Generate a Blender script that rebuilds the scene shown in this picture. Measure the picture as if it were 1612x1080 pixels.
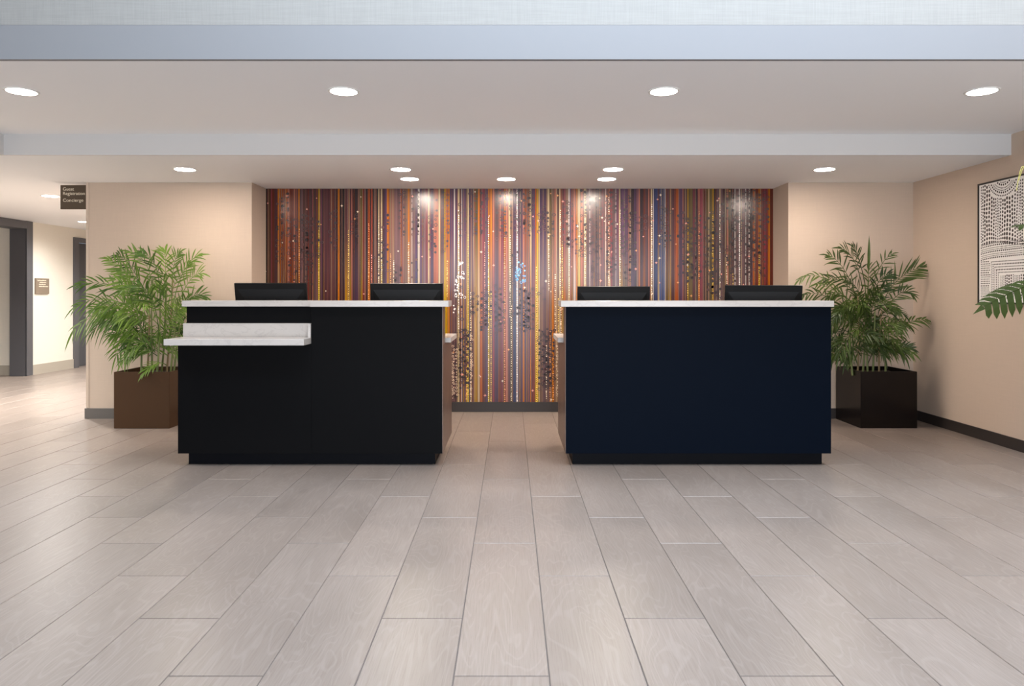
import bpy, bmesh, math, random
from mathutils import Vector, Matrix
R = random.Random(7)
for o in list(bpy.data.objects): bpy.data.objects.remove(o, do_unlink=True)
SC = bpy.context.scene
COL = SC.collection

# ------------------------------------------------------------------ camera
F, CX, HY, EYE = 1124.0, 804.0, 464.0, 1.2          # focal length in pixels, vanishing point, eye height
cam = bpy.data.cameras.new('camera'); co = bpy.data.objects.new('camera', cam); COL.objects.link(co)
co.location = (0, 0, EYE); co.rotation_euler = (math.radians(90), 0, 0)
cam.sensor_width = 36; cam.lens = 36*F/1612
cam.shift_x = (806-CX)/1612; cam.shift_y = -(540-HY)/1612
cam.clip_start = .05; cam.clip_end = 60
SC.camera = co
def PX(px, d): return (px-CX)/F*d
def PZ(py, d): return EYE-(py-HY)/F*d
def P(px, py, d): return Vector((PX(px, d), d, PZ(py, d)))

# ------------------------------------------------------------------ world, light, exposure
w = bpy.data.worlds.new('world'); SC.world = w; w.use_nodes = True
w.node_tree.nodes['Background'].inputs[0].default_value = (.75, .85, 1, 1)
w.node_tree.nodes['Background'].inputs[1].default_value = .3
SC.view_settings.view_transform = 'Standard'; SC.view_settings.look = 'None'
SC.view_settings.gamma = 1; SC.view_settings.use_curve_mapping = False
SC.view_settings.exposure = 0.0
SC.cycles.max_bounces = 8; SC.cycles.diffuse_bounces = 5; SC.cycles.glossy_bounces = 4
SC.cycles.sample_clamp_indirect = 6; SC.cycles.use_denoising = True
def area(name, loc, rot, sx, sy, power, color):
    l = bpy.data.lights.new(name, 'AREA'); l.shape = 'RECTANGLE'; l.size = sx; l.size_y = sy
    l.energy = power; l.color = color
    o = bpy.data.objects.new(name, l); o.location = loc; o.rotation_euler = [math.radians(a) for a in rot]
    COL.objects.link(o); return o
# daylight: a rooflight over the tall lobby and the glazed front behind the camera
area('rooflight_daylight', (1.2, 2.2, 5.3), (0, 0, 0), 5.4, 2.0, 640, (.72, .85, 1))
area('shopfront_daylight', (.4, -3.4, 1.15), (90, 0, 0), 6.6, 2.2, 320, (.82, .90, 1))
WARM = (1, .84, .70); NEUT = (1, .93, .87); HALL = (1, .97, .93)
def spot(name, loc, power, color, size=150, blend=1, rad=.07):
    l = bpy.data.lights.new(name, 'SPOT'); l.energy = power; l.color = color
    l.spot_size = math.radians(size); l.spot_blend = blend; l.shadow_soft_size = rad
    o = bpy.data.objects.new(name, l); o.location = loc; COL.objects.link(o); return o

# ------------------------------------------------------------------ helpers
def lin(c):
    c = c/255 if c > 1 else c
    return c/12.92 if c <= .04045 else ((c+.055)/1.055)**2.4
def rgb(r, g, b, k=1): return (lin(r)*k, lin(g)*k, lin(b)*k, 1)
def mesh(name, vs, fs, mat=None, parent=None, smooth=False, loc=None):
    m = bpy.data.meshes.new(name); m.from_pydata([tuple(v) for v in vs], [], fs); m.update()
    if smooth: m.polygons.foreach_set('use_smooth', [True]*len(m.polygons))
    return link(name, m, mat, parent, loc)
def link(name, m, mat=None, parent=None, loc=None):
    o = bpy.data.objects.new(name, m)
    if mat and not m.materials: m.materials.append(mat)
    COL.objects.link(o)
    if loc: o.location = loc
    if parent: o.parent = parent
    return o
def tag(o, label=None, cat=None, group=None, kind=None):
    if label: o['label'] = label
    if cat: o['category'] = cat
    if group: o['group'] = group
    if kind: o['kind'] = kind
    return o
def empty(name, loc, label, cat, group=None, rz=0):
    o = bpy.data.objects.new(name, None); o.location = loc; o.rotation_euler = (0, 0, rz)
    o.empty_display_size = .1; COL.objects.link(o); return tag(o, label, cat, group)
BF = [(0,3,2,1),(4,5,6,7),(0,1,5,4),(1,2,6,5),(2,3,7,6),(3,0,4,7)]
def bxv(x0, x1, y0, y1, z0, z1):
    return [(x0,y0,z0),(x1,y0,z0),(x1,y1,z0),(x0,y1,z0),(x0,y0,z1),(x1,y0,z1),(x1,y1,z1),(x0,y1,z1)]
def boxes(name, bl, mat, parent=None, bevel=0, seg=2):
    """several boxes in one mesh; coordinates are world unless parented"""
    bm = bmesh.new()
    off = parent.location if parent is not None and parent.type == 'EMPTY' else Vector((0,0,0))
    for b in bl:
        vs = [bm.verts.new(Vector(v)-off) for v in bxv(*b)]
        for f in BF: bm.faces.new([vs[i] for i in f])
    if bevel: bmesh.ops.bevel(bm, geom=list(bm.edges), offset=bevel, segments=seg, affect='EDGES', profile=.6)
    m = bpy.data.meshes.new(name); bm.to_mesh(m); bm.free()
    return link(name, m, mat, parent)
def box(name, x0, x1, y0, y1, z0, z1, mat, parent=None, bevel=0): return boxes(name, [(x0,x1,y0,y1,z0,z1)], mat, parent, bevel)
def struct(name, bl, mat, label, cat, bevel=0):
    o = boxes(name, bl, mat, None, bevel); return tag(o, label, cat, None, 'structure')

# ------------------------------------------------------------------ materials
def mat(name, base, rough=.5, metal=0, spec=.5, coat=0):
    m = bpy.data.materials.new(name); m.use_nodes = True
    b = m.node_tree.nodes['Principled BSDF']
    b.inputs['Base Color'].default_value = base; b.inputs['Roughness'].default_value = rough
    b.inputs['Metallic'].default_value = metal; b.inputs['Specular IOR Level'].default_value = spec
    b.inputs['Coat Weight'].default_value = coat
    return m
def nodes(m): return m.node_tree.nodes, m.node_tree.links, m.node_tree.nodes['Principled BSDF']
def mixc(N, L, fac, a, b, mode='MIX'):
    n = N.new('ShaderNodeMix'); n.data_type = 'RGBA'; n.blend_type = mode
    for sock, v in ((n.inputs[0], fac), (n.inputs[6], a), (n.inputs[7], b)):
        if hasattr(v, 'links'): L.new(v, sock)
        else: sock.default_value = v
    return n.outputs[2]
def noise(N, L, vec, scale, detail=3, rough=.5, dist=0):
    n = N.new('ShaderNodeTexNoise'); n.inputs['Scale'].default_value = scale; n.inputs['Detail'].default_value = detail
    n.inputs['Roughness'].default_value = rough; n.inputs['Distortion'].default_value = dist
    if vec: L.new(vec, n.inputs['Vector'])
    return n.outputs[0]
def mapping(N, L, scale, coord='Object', off=None):
    t = N.new('ShaderNodeTexCoord'); mp = N.new('ShaderNodeMapping'); mp.inputs['Scale'].default_value = scale
    L.new(t.outputs[coord], mp.inputs[0])
    if off: L.new(off, mp.inputs['Location'])
    return mp.outputs[0]
def ramp(N, L, fac, stops):
    r = N.new('ShaderNodeValToRGB'); e = r.color_ramp.elements
    e[0].position, e[0].color = stops[0]; e[1].position, e[1].color = stops[-1]
    for p, c in stops[1:-1]:
        x = e.new(p); x.color = c
    L.new(fac, r.inputs[0]); return r.outputs[0]
def bump(N, L, b, h, s, d=.002):
    n = N.new('ShaderNodeBump'); n.inputs['Strength'].default_value = s; n.inputs['Distance'].default_value = d
    L.new(h, n.inputs['Height']); L.new(n.outputs[0], b.inputs['Normal'])

def linen(name, c, var=.022):
    m = mat(name, c, .75, spec=.25); N, L, b = nodes(m)
    h1 = noise(N, L, mapping(N, L, (160, 160, 7)), 1, 2); h2 = noise(N, L, mapping(N, L, (7, 7, 160)), 1, 2)
    a = N.new('ShaderNodeMath'); a.operation = 'ADD'; L.new(h1, a.inputs[0]); L.new(h2, a.inputs[1])
    lo = tuple(x*(1-var) for x in c[:3])+(1,); hi = tuple(min(1, x*(1+var)) for x in c[:3])+(1,)
    h = N.new('ShaderNodeMath'); h.operation = 'MULTIPLY'; h.inputs[1].default_value = .5; L.new(a.outputs[0], h.inputs[0])
    L.new(ramp(N, L, h.outputs[0], [(.35, lo), (.65, hi)]), b.inputs['Base Color'])
    bump(N, L, b, h.outputs[0], .06, .0008); return m
def paint(name, c, rough=.6):
    m = mat(name, c, rough, spec=.3); N, L, b = nodes(m)
    n = noise(N, L, mapping(N, L, (60, 60, 60)), 1, 2); bump(N, L, b, n, .04, .001); return m
M = {}
M['wall'] = linen('beige_linen_wallcovering', (.56, .45, .36, 1))
M['bulk'] = linen('pale_linen_wallcovering', (.315, .305, .288, 1), .06)
M['hallwall'] = linen('cream_wallcovering', (.70, .66, .585, 1), .02)
M['ceil'] = paint('white_ceiling_paint', (.90, .915, .94, 1))
M['band'] = paint('grey_band_paint', (.255, .255, .265, 1))
M['fascia'] = paint('pale_grey_fascia_paint', (.64, .63, .62, 1))
M['lobby'] = paint('lobby_grey_paint', (.45, .44, .43, 1))
M['base'] = mat('dark_vinyl_base', rgb(48, 42, 40), .45)
M['base2'] = mat('grey_vinyl_base', rgb(96, 92, 88), .5)
M['tilebase'] = mat('greige_tile_base', rgb(165, 158, 146), .4)
M['casing'] = mat('grey_casing_paint', rgb(84, 84, 88), .4)
M['door'] = mat('grey_door_paint', rgb(74, 75, 80), .4)
M['guard'] = mat('pale_corner_guard', rgb(200, 182, 165), .3)
M['grout'] = mat('grey_grout', rgb(105, 97, 92), .8)
M['trim'] = mat('white_metal_trim', (.8, .8, .78, 1), .4)
M['sign'] = mat('bronze_sign', rgb(74, 60, 44), .42, spec=.5)
M['plaque'] = mat('taupe_plaque', rgb(128, 115, 100), .45)
M['signtext'] = mat('pale_lettering', rgb(225, 215, 195), .5)
M['black'] = mat('black_plastic', (.004, .004, .0045, 1), .42, spec=.2)
M['black2'] = mat('satin_black_plastic', (.005, .005, .0055, 1), .42, spec=.2)
M['screen'] = mat('dark_screen_glass', (.008, .008, .01, 1), .08)
M['soil'] = mat('dark_soil', (.03, .022, .016, 1), .95)
M['frame'] = mat('black_picture_frame', (.02, .017, .015, 1), .4)
M['canvas'] = mat('white_art_paper', (.90, .86, .82, 1), .6)
M['ink'] = mat('dark_brown_ink', (.045, .032, .026, 1), .6)
M['kick'] = mat('black_toe_kick', (.003, .0035, .006, 1), .5, spec=.1)
M['deskA'] = mat('black_desk_laminate', (.0042, .0042, .0048, 1), .5, spec=.06)
M['deskB'] = mat('desk_laminate_daylight_tint', (.0012, .0036, .0092, 1), .5, spec=.05)  # same dark laminate as the left desk, bluish daylight put into the colour
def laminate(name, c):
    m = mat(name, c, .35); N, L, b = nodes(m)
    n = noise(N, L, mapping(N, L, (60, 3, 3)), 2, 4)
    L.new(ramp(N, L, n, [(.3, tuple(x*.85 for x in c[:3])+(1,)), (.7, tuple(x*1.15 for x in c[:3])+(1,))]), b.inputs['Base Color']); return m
M['deskside'] = laminate('side_laminate_warm_reflection', rgb(104, 84, 74))  # dark desk laminate, warm reflected light painted in as brown
def stone():
    m = mat('white_quartz', (.72, .69, .66, 1), .22); N, L, b = nodes(m)
    v = mapping(N, L, (2.2, 2.2, 5)); n = noise(N, L, v, 1.5, 6, .6, 1.2)
    c = ramp(N, L, n, [(.30, (.62,.585,.56,1)), (.485, (.61,.58,.555,1)), (.51, (.55,.52,.50,1)), (.535, (.61,.58,.555,1)), (.8, (.59,.56,.535,1))])
    L.new(c, b.inputs['Base Color']); return m
M['stone'] = stone()
def bronze(name, c, r):
    m = mat(name, c, r, metal=.15); N, L, b = nodes(m)
    b.inputs['Specular IOR Level'].default_value = .3
    n = noise(N, L, mapping(N, L, (40, 40, 40)), 1, 3); bump(N, L, b, n, .05, .001); return m
M['potL'] = bronze('brown_bronze_planter', rgb(76, 54, 36), .35)
M['potR'] = bronze('dark_bronze_planter', rgb(17, 10, 8), .24)
def tilemat():
    m = mat('wood_look_porcelain', (.4, .36, .34, 1), .3, spec=.45); N, L, b = nodes(m)
    oi = N.new('ShaderNodeObjectInfo'); t = N.new('ShaderNodeTexCoord')
    mu = N.new('ShaderNodeVectorMath'); mu.operation = 'SCALE'; mu.inputs[0].default_value = (37, 91, 53); L.new(oi.outputs['Random'], mu.inputs['Scale'])
    ad = N.new('ShaderNodeVectorMath'); ad.operation = 'ADD'; L.new(t.outputs['Object'], ad.inputs[0]); L.new(mu.outputs[0], ad.inputs[1])
    def mp(s):
        q = N.new('ShaderNodeMapping'); q.inputs['Scale'].default_value = s; L.new(ad.outputs[0], q.inputs[0]); return q.outputs[0]
    warp = noise(N, L, mp((5.5, 1.3, 1)), 1, 2, .5, .6)            # cathedral rings: contour lines of a smooth field
    k = N.new('ShaderNodeMath'); k.operation = 'MULTIPLY'; k.inputs[1].default_value = 110; L.new(warp, k.inputs[0])
    s = N.new('ShaderNodeMath'); s.operation = 'SINE'; L.new(k.outputs[0], s.inputs[0])
    fine = noise(N, L, mp((210, 7, 1)), 1, 4, .6)
    cloud = noise(N, L, mp((3.5, 1.2, 1)), 1, 3)
    c0 = ramp(N, L, cloud, [(.3, (.212,.174,.150,1)), (.7, (.252,.209,.183,1))])
    c1 = mixc(N, L, ramp(N, L, fine, [(.45, (0,0,0,1)), (.75, (.55,.55,.55,1))]), c0, (.155,.122,.102,1))
    c2 = mixc(N, L, ramp(N, L, s.outputs[0], [(.55, (0,0,0,1)), (1, (.17,.17,.17,1))]), c1, (.36,.31,.28,1))
    tone = ramp(N, L, oi.outputs['Random'], [(0, (.92,.92,.92,1)), (1, (1.04,1.035,1.03,1))])
    L.new(mixc(N, L, 1.0, c2, tone, 'MULTIPLY'), b.inputs['Base Color'])
    L.new(ramp(N, L, cloud, [(.2, (.33,.33,.33,1)), (.8, (.38,.38,.38,1))]), b.inputs['Roughness'])
    bump(N, L, b, fine, .08, .0006); return m
M['tile'] = tilemat()
def leafmat(name, a, b2):
    m = bpy.data.materials.new(name); m.use_nodes = True; N, L, b = nodes(m)
    oi = N.new('ShaderNodeObjectInfo'); n = noise(N, L, mapping(N, L, (14, 14, 14)), 1, 2)
    ad = N.new('ShaderNodeMath'); ad.operation = 'ADD'; L.new(oi.outputs['Random'], ad.inputs[0]); L.new(n, ad.inputs[1])
    h = N.new('ShaderNodeMath'); h.operation = 'MULTIPLY'; h.inputs[1].default_value = .5; L.new(ad.outputs[0], h.inputs[0])
    c = ramp(N, L, h.outputs[0], [(.2, a), (.8, b2)]); L.new(c, b.inputs['Base Color'])
    b.inputs['Specular IOR Level'].default_value = .5 if 'palm' in name else .12
    b.inputs['Roughness'].default_value = .42 if 'palm' in name else .7
    tr = N.new('ShaderNodeBsdfTranslucent'); L.new(c, tr.inputs[0])
    mx = N.new('ShaderNodeMixShader'); mx.inputs[0].default_value = .3
    L.new(b.outputs[0], mx.inputs[1]); L.new(tr.outputs[0], mx.inputs[2]); L.new(mx.outputs[0], N['Material Output'].inputs[0]); return m
M['leafL'] = leafmat('fresh_green_palm_leaf', (.035, .095, .010, 1), (.20, .33, .045, 1))
M['leafR'] = leafmat('deep_green_palm_leaf', (.018, .042, .007, 1), (.11, .17, .028, 1))
M['leafB'] = leafmat('glossy_broad_leaf', (.013, .021, .003, 1), (.034, .047, .008, 1))
M['cane'] = mat('green_cane', (.14, .17, .05, 1), .5)
M['canedry'] = mat('tan_cane', (.28, .20, .10, 1), .6)
M['tendril'] = mat('yellow_tendril', (.42, .36, .08, 1), .6)
def emit(name, c, s):
    m = bpy.data.materials.new(name); m.use_nodes = True; N, L, b = nodes(m)
    b.inputs['Emission Color'].default_value = c; b.inputs['Emission Strength'].default_value = s; return m
M['lamp'] = emit('lit_lens_warm', (1, .86, .74, 1), 210)
M['lampfront'] = emit('lit_lens_front', (1, .92, .86, 1), 24)
M['lamphall'] = emit('lit_lens_hall', (1, .96, .88, 1), 40)

# ------------------------------------------------------------------ dimensions
DC, DF = 6.92, 7.32              # column fronts, feature wall
ZL, ZU = 2.288, 2.45             # lower / upper ceiling
XR = 3.90                        # right wall
XCL, XFL, XFR = -4.11, -2.51, 2.69
XH = -7.15                       # hallway's far-left wall
ZS = 2.633                       # top of the painted band under the bulkhead
DFASC = 5.575
DB0, DB1 = 3.79, 4.05

# ------------------------------------------------------------------ floor
floor = struct('floor', [(-9.2, 4.1, -5.6, 14.2, -.12, -.0035)], M['grout'], 'pale greige wood-look tile floor of the hotel lobby', 'floor')
TW, TL, G = .30, 1.2, .0032
X0 = -.179
OFF = {0: 0.0, 1: .8, 2: .4}
def tile_mesh(wd, ln):
    bm = bmesh.new(); b = .0016
    vs = [bm.verts.new(v) for v in [(0,0,-.009),(wd,0,-.009),(wd,ln,-.009),(0,ln,-.009),(0,0,-b),(wd,0,-b),(wd,ln,-b),(0,ln,-b),(b,b,0),(wd-b,b,0),(wd-b,ln-b,0),(b,ln-b,0)]]
    for f in [(0,1,5,4),(1,2,6,5),(2,3,7,6),(3,0,4,7),(4,5,9,8),(5,6,10,9),(6,7,11,10),(7,4,8,11),(8,9,10,11)]: bm.faces.new([vs[i] for i in f])
    m = bpy.data.meshes.new('tile'); bm.to_mesh(m); bm.free(); m.materials.append(M['tile']); return m
std = tile_mesh(TW-G, TL-G)
cand = []
for c in range(-31, 15):
    x = X0+c*TW; o = 2.247+OFF[c % 3]
    for k in range(-8, 11):
        y = o+k*TL
        x1 = min(x+TW, XR)
        if x1-x < .03 or x < -9.1 or y+TL < -5.5 or y > 13.5: continue
        hidden = (y > DF and x > XCL) or (y+TL > DC and y > DC and (x > XFR or (XCL < x < XFL)))
        if y > DF and (x+TW < XH-.4 or x > XCL): continue
        vis = (y+TL > 2.19) and not hidden and abs(x+TW/2) < .72*(y+TL)+.15
        cand.append((0 if vis else 1, math.hypot(x, y), x, y, x1-x))
cand.sort()
sv, sf = [], []
for i, (nv, _, x, y, wd) in enumerate(cand):
    if i < 300 and nv == 0:
        me = std if wd > TW-.001 else tile_mesh(wd-G, TL-G)
        link('tile', me, None, floor, (x+G/2, y+G/2, 0))
    else:
        s = len(sv); sv += bxv(x+G/2, x+wd-G/2, y+G/2, y+TL-G/2, -.009, 0); sf += [tuple(s+j for j in f) for f in BF[1:]]
tag(mesh('tile_field', sv, sf, M['tile'], floor), kind='stuff')

# ------------------------------------------------------------------ shell
struct('wall_back', [(XFL-.2, XFR+.2, DF+.012, DF+.2, 0, 2.6)], M['wall'], 'back wall recess that carries the striped mural', 'wall')
struct('wall_back_left', [(XCL, XFL, DC, DF+.2, 0, 2.6), (XCL, XCL+.15, DF+.2, 14, 0, 2.6)], M['wall'], 'beige linen wall left of the mural, behind the left palm', 'wall')
struct('wall_back_right', [(XFR, XR+.2, DC, DF+.2, 0, 2.6)], M['wall'], 'beige linen wall right of the mural, behind the right palm', 'wall')
struct('wall_right', [(XR, XR+.2, -5.6, DC, 0, 5.6)], M['wall'], 'tan linen side wall on the right that holds the dotted artwork', 'wall')
box_guard = box('trim_1', XCL-.004, XCL+.022, DC-.004, DC, .105, ZL, M['guard']); tag(box_guard, 'pale corner guard on the edge of the left beige wall', 'trim', None, 'structure')
struct('baseboard_left', [(XCL-.014, XFL, DC-.012, DC, 0, .10), (XCL-.014, XCL, DC, 14, 0, .10)], M['base2'], 'grey baseboard under the left beige wall beside the bronze planter', 'baseboard', .002)
struct('baseboard_back', [(XFL, XFR, DF-.015, DF, 0, .10)], M['base'], 'dark brown baseboard under the striped mural', 'baseboard', .002)
struct('baseboard_right', [(XR-.012, XR, -5.5, DC-.012, 0, .092), (XFR, XR, DC-.012, DC, 0, .10)], M['base'], 'black baseboard along the right tan wall', 'baseboard', .002)
# hallway on the left
DO0, DO1 = 8.5, 10.54
wl = struct('wall_left', [(XH-.22, XH, -5.6, DO0, 0, 2.6), (XH-.22, XH, DO1+.0, 11.74, 0, 2.6), (XH-.22, XH, 12.75, 14, 0, 2.6), (XH-.22, XH, 11.74, 12.75, 2.12, 2.6), (XH-.22, XH, DO0, DO1, 2.20, 2.6)], M['hallwall'], 'cream hallway wall between the two grey door frames', 'wall')
struct('wall_hall_room', [(-9.2, XH-.22, 10.62, 10.8, 0, 2.6)], M['hallwall'], 'cream wall seen through the grey cased opening at far left', 'wall')
struct('wall_hall_end', [(XH-.3, XCL+.2, 14, 14.2, 0, 2.6)], M['hallwall'], 'cream wall closing the hallway', 'wall')
struct('wall_hall_side', [(-9.2, -9.0, -5.6, 10.8, 0, 5.6)], M['hallwall'], 'cream wall of the side room', 'wall')
struct('baseboard_hall', [(XH, XH+.014, 10.66, 11.66, 0, .15)], M['tilebase'], 'greige tile baseboard under the cream hallway wall', 'baseboard')
struct('baseboard_hall_room', [(-9.0, XH-.235, 10.605, 10.62, 0, .15)], M['tilebase'], 'greige tile baseboard seen left of the grey opening', 'baseboard')
op = struct('trim_2', [(XH-.235, XH+.012, DO1-.02, DO1, 0, 2.19), (XH, XH+.022, DO1-.02, DO1+.115, 0, 2.29), (XH-.235, XH+.012, DO0, DO0+.02, 0, 2.19), (XH, XH+.022, DO0-.1, DO0+.02, 0, 2.29), (XH-.235, XH+.022, DO0+.02, DO1-.02, 2.17, 2.285)], M['casing'], 'dark grey cased opening at the far left edge', 'door frame', .003)
struct('trim_3', [(XH, XH+.03, 11.66, 11.78, 0, 2.14), (XH, XH+.03, 12.71, 12.83, 0, 2.14), (XH, XH+.03, 11.78, 12.71, 2.06, 2.14), (XH-.1, XH, 11.76, 11.79, 0, 2.08), (XH-.1, XH, 12.70, 12.73, 0, 2.08)], M['casing'], 'grey door frame partly hidden by the left palm and beige wall', 'door frame', .003)
dr = struct('door_1', [(XH-.12, XH-.07, 11.79, 12.70, .01, 2.06)], M['door'], 'grey hallway door beside the left beige wall', 'door')
boxes('handle', [(XH-.07, XH-.03, 12.58, 12.60, 1.0, 1.02), (XH-.04, XH-.025, 12.48, 12.60, 1.0, 1.02)], M['trim'], dr, .002)
# ceilings
struct('ceiling', [(-9.2, XR+.2, DFASC, 14.2, ZL, ZL+.5)], M['ceil'], 'low white ceiling above the desks and the mural', 'ceiling')
struct('ceiling_front', [(-9.2, XR+.2, DB0+.03, DFASC, ZU, ZU+.4)], M['ceil'], 'higher white ceiling strip in front of the desks', 'ceiling')
struct('trim_6', [(-9.2, XR, DFASC-.012, DFASC, ZL, ZU)], M['fascia'], 'pale grey fascia stepping down to the low ceiling', 'fascia')
struct('trim_4', [(-9.2, -3.95, DFASC-.12, DFASC-.012, ZL, ZU)], M['fascia'], 'white ceiling boxing at the left end of the fascia', 'boxing')
struct('wall_bulkhead', [(-9.2, XR+.2, DB0, DB0+.3, ZS, 5.6)], M['bulk'], 'pale linen bulkhead wall across the top of the picture', 'wall')
struct('trim_5', [(-9.2, XR+.2, DB0+.0005, DB0+.03, ZU, ZS)], M['band'], 'grey painted band under the linen bulkhead', 'fascia')
struct('ceiling_lobby', [(-9.2, XR+.2, -5.6, DB0, 5.4, 5.6)], M['lobby'], 'high lobby ceiling behind the camera', 'ceiling')
struct('wall_front', [(-9.2, XR+.2, -3.8, -3.6, 0, 5.6)], M['lobby'], 'lobby front wall behind the camera', 'wall')

# ------------------------------------------------------------------ mural
PALD = {'k':(60,36,38),'p':(96,60,62),'g':(132,102,102),'v':(104,74,98),'b':(66,70,112),'B':(92,118,178),'r':(128,62,50),'R':(182,98,58),
 'o':(214,136,72),'y':(206,158,52),'Y':(232,198,74),'c':(232,206,168),'w':(240,226,218),'t':(160,126,108),'s':(196,132,114),'m':(156,82,90),'e':(118,98,62),'d':(78,56,38)}
STR = """415kk 416.5kd 421.8dd 426.3mm 428rr 432.2pp 437oc 439.6Ro 443.3Rg 447.5Rp 453ss 456rR 462ss 464.8pk 469.2oo 471.9gg 477pg 484rr 486.3pp 491.5ms 493ee 494.1pg 500.6yY 503.3pp 506.3vv 507.3pp
521tt 522.6pp 527.5tt 528.2pp 531.5oo 534.9kp 538tt 538.8kp 542.4tt 543.2py 547tY 550.3py 553ss 554.4kv 563.6tt 567ee 568.5ey 570.7rr 573.7gg 576kp 578.9Ro 582.9kp 584.2RR 586.3kp 589.2tt 591.2kp 595.2cc 597.4pp 599.3cY 601.8pp 604.8vv 609.2oy
612.2Rt 613tt 619tc 620.7gg 630.7gR 637.4tt 641.8oc 644.8tt 648ww 649gg 653.7vb 657.4wc 661.1vv 664gg 670mm 673.7cc 676vv 682.6sR 690cc 693.2gt 698.9yY 702.1Ry 705.5oo 708vg
714.4wg 716.6vg 720.4cc 723.6pg 726.3ww 727.5vg 733.7ty 736cY 738.1vg 741tc 743.3vv 747ey 752.2oc 755.6pR 758.9mr 763.3vv 767.8oY 770.7ot 775.2sm 778.9gv 785.5sr 789.2mm 793.7oR 795.9ss 800.3cp 803.3te 807vb 812.9ww
815.6vv 818.9vv 822.6so 825.6Rv 830tv 834.4co 836vr 841.8Ry 844yY 847.8cc 849.7vt 854.4tg 856vg 860tt 861.8cg 865et 868.5to 872.2st 875.9cc 877pt 879.9cc 882.6py 887mo 890tt 894.4wc 897.4vs 901.8sw 907oo 909.2cY
913.7ss 918.9cc 923.3gg 927.8ww 929gg 938.1kp 939.6gg 943.3tt 945.5gg 953wc 954.1gg 956.7sc 961mm 963.3gg 969.2ww 970vv 974.4cc 976.6vy 980ve 987.8tt 991.8kv 998vk 1004.8so 1007.7kp 1012.2ro
1016pp 1020ss 1022.6pp 1024.5cc 1027pp 1027.8ww 1029bb 1035.2pc 1038.1bB 1046.5ww 1047.8pe 1053ec 1054.9pp 1061ro 1063.6RR 1067.8tt 1069.2vv 1074.4ss 1075.9pp 1078tt 1079.3pp 1081.8yy 1084ee 1090.7mp 1094tt 1095.2kk 1098.9so 1101.8mm 1106.3tt 1107.5rp 1110tt 1111.5ek
1115ct 1116.8ee 1121yy 1123.7kg 1128gg 1132.3cc 1134.3gg 1137.4pt 1144.2ss 1146.8et 1151kg 1156.2ww 1158gg 1163ww 1165gg 1173.3ww 1174.7pp 1178.5ww 1180.2kv 1185.3RR 1188.7rr 1193.9oY 1196.3rp 1202.4mr 1208.4RR 1209.3oo 1212.2rr"""
XM0, XM1 = XFL, XFR
def mx(px): return PX(px, DF)
items = STR.split(); st = []
for it in items: st.append((float(it[:-2]), it[-2], it[-1]))
mural = empty('wall_mural', ((XM0+XM1)/2, DF, .10), 'glossy striped wall mural with rings behind the two reception desks', 'mural')
def mcol(c, k=1.0):                               # print colours, a little richer than read off the photograph
    q = [lin(v) for v in PALD[c]]; y = sum(q)/3
    return [max(0, y+(v-y)*1.3)*k for v in q]
vs, fs, cols = [], [], []
ZT, ZB = ZL, .10
NSEG = 10
ALB = .51
sub = []
for i, (x, a, b) in enumerate(st):
    xe = st[i+1][0] if i+1 < len(st) else 1222
    wpx = xe-x
    if wpx < 1.8: sub.append((x, xe, a, b, .9)); continue
    if a in 'oycwYs' and wpx < 6:                    # a bright core between softer, duller margins
        c0 = x+wpx*R.uniform(.22, .4); c1 = c0+max(.9, wpx*.36)
        sub += [(x, c0, a, b, .55), (c0, c1, a, b, 1.25), (c1, xe, a, b, .62)]; continue
    q = x                                            # break a wide band into fine lines of slightly different strength
    bright = a in 'oycwYs'
    while q < xe-.3:
        ww = min(xe-q, R.choice([.5, .7, .9, 1.3, 1.8, 2.4]))
        k = R.uniform(.55, 1.12) if not bright else R.uniform(.85, 1.12)
        aa, bb = a, b
        if not bright and ww < 1 and R.random() < .5: aa = R.choice('tsgmcR'); bb = R.choice('tsgocy'); k *= .85
        sub.append((q, q+ww, aa, bb, k)); q += ww
oM = mural.location
for (x, xe, a, b, k) in sub:
    A, B = mcol(a, k), mcol(b, k); ph = R.uniform(0, 9)
    s = len(vs); xa, xb = mx(x), mx(xe)
    xa = max(xa, XM0); xb = min(xb, XM1)
    if xb <= xa: continue
    for j in range(NSEG+1):
        z = ZT+(ZB-ZT)*j/NSEG
        vs += [Vector((xa, DF, z))-oM, Vector((xb, DF, z))-oM]
    for j in range(NSEG):
        fs.append((s+2*j, s+2*j+2, s+2*j+3, s+2*j+1))
        for jj in (j, j+1, j+1, j):
            t = min(1, max(0, (jj/NSEG-.18)/.42)); t = t*t*(3-2*t)
            g = 1+.12*math.sin(ph+jj*.9)
            cols.append([max(0, (A[n]*(1-t)+B[n]*t)*g*ALB) for n in range(3)]+[1])
sheet = mesh('striped_sheet', vs, fs, None, mural)
ca = sheet.data.color_attributes.new('stripe', 'FLOAT_COLOR', 'CORNER')
ca.data.foreach_set('color', [c for q in cols for c in q])
def vcmat(name, attr, rough, coat=0):
    m = mat(name, (1,1,1,1), rough, coat=coat); N, L, b = nodes(m)
    v = N.new('ShaderNodeVertexColor'); v.layer_name = attr; L.new(v.outputs[0], b.inputs['Base Color']); return m
mm = vcmat('glossy_striped_print', 'stripe', .23); sheet.data.materials.append(mm)
mm.node_tree.nodes['Principled BSDF'].inputs['Specular IOR Level'].default_value = .5
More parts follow.
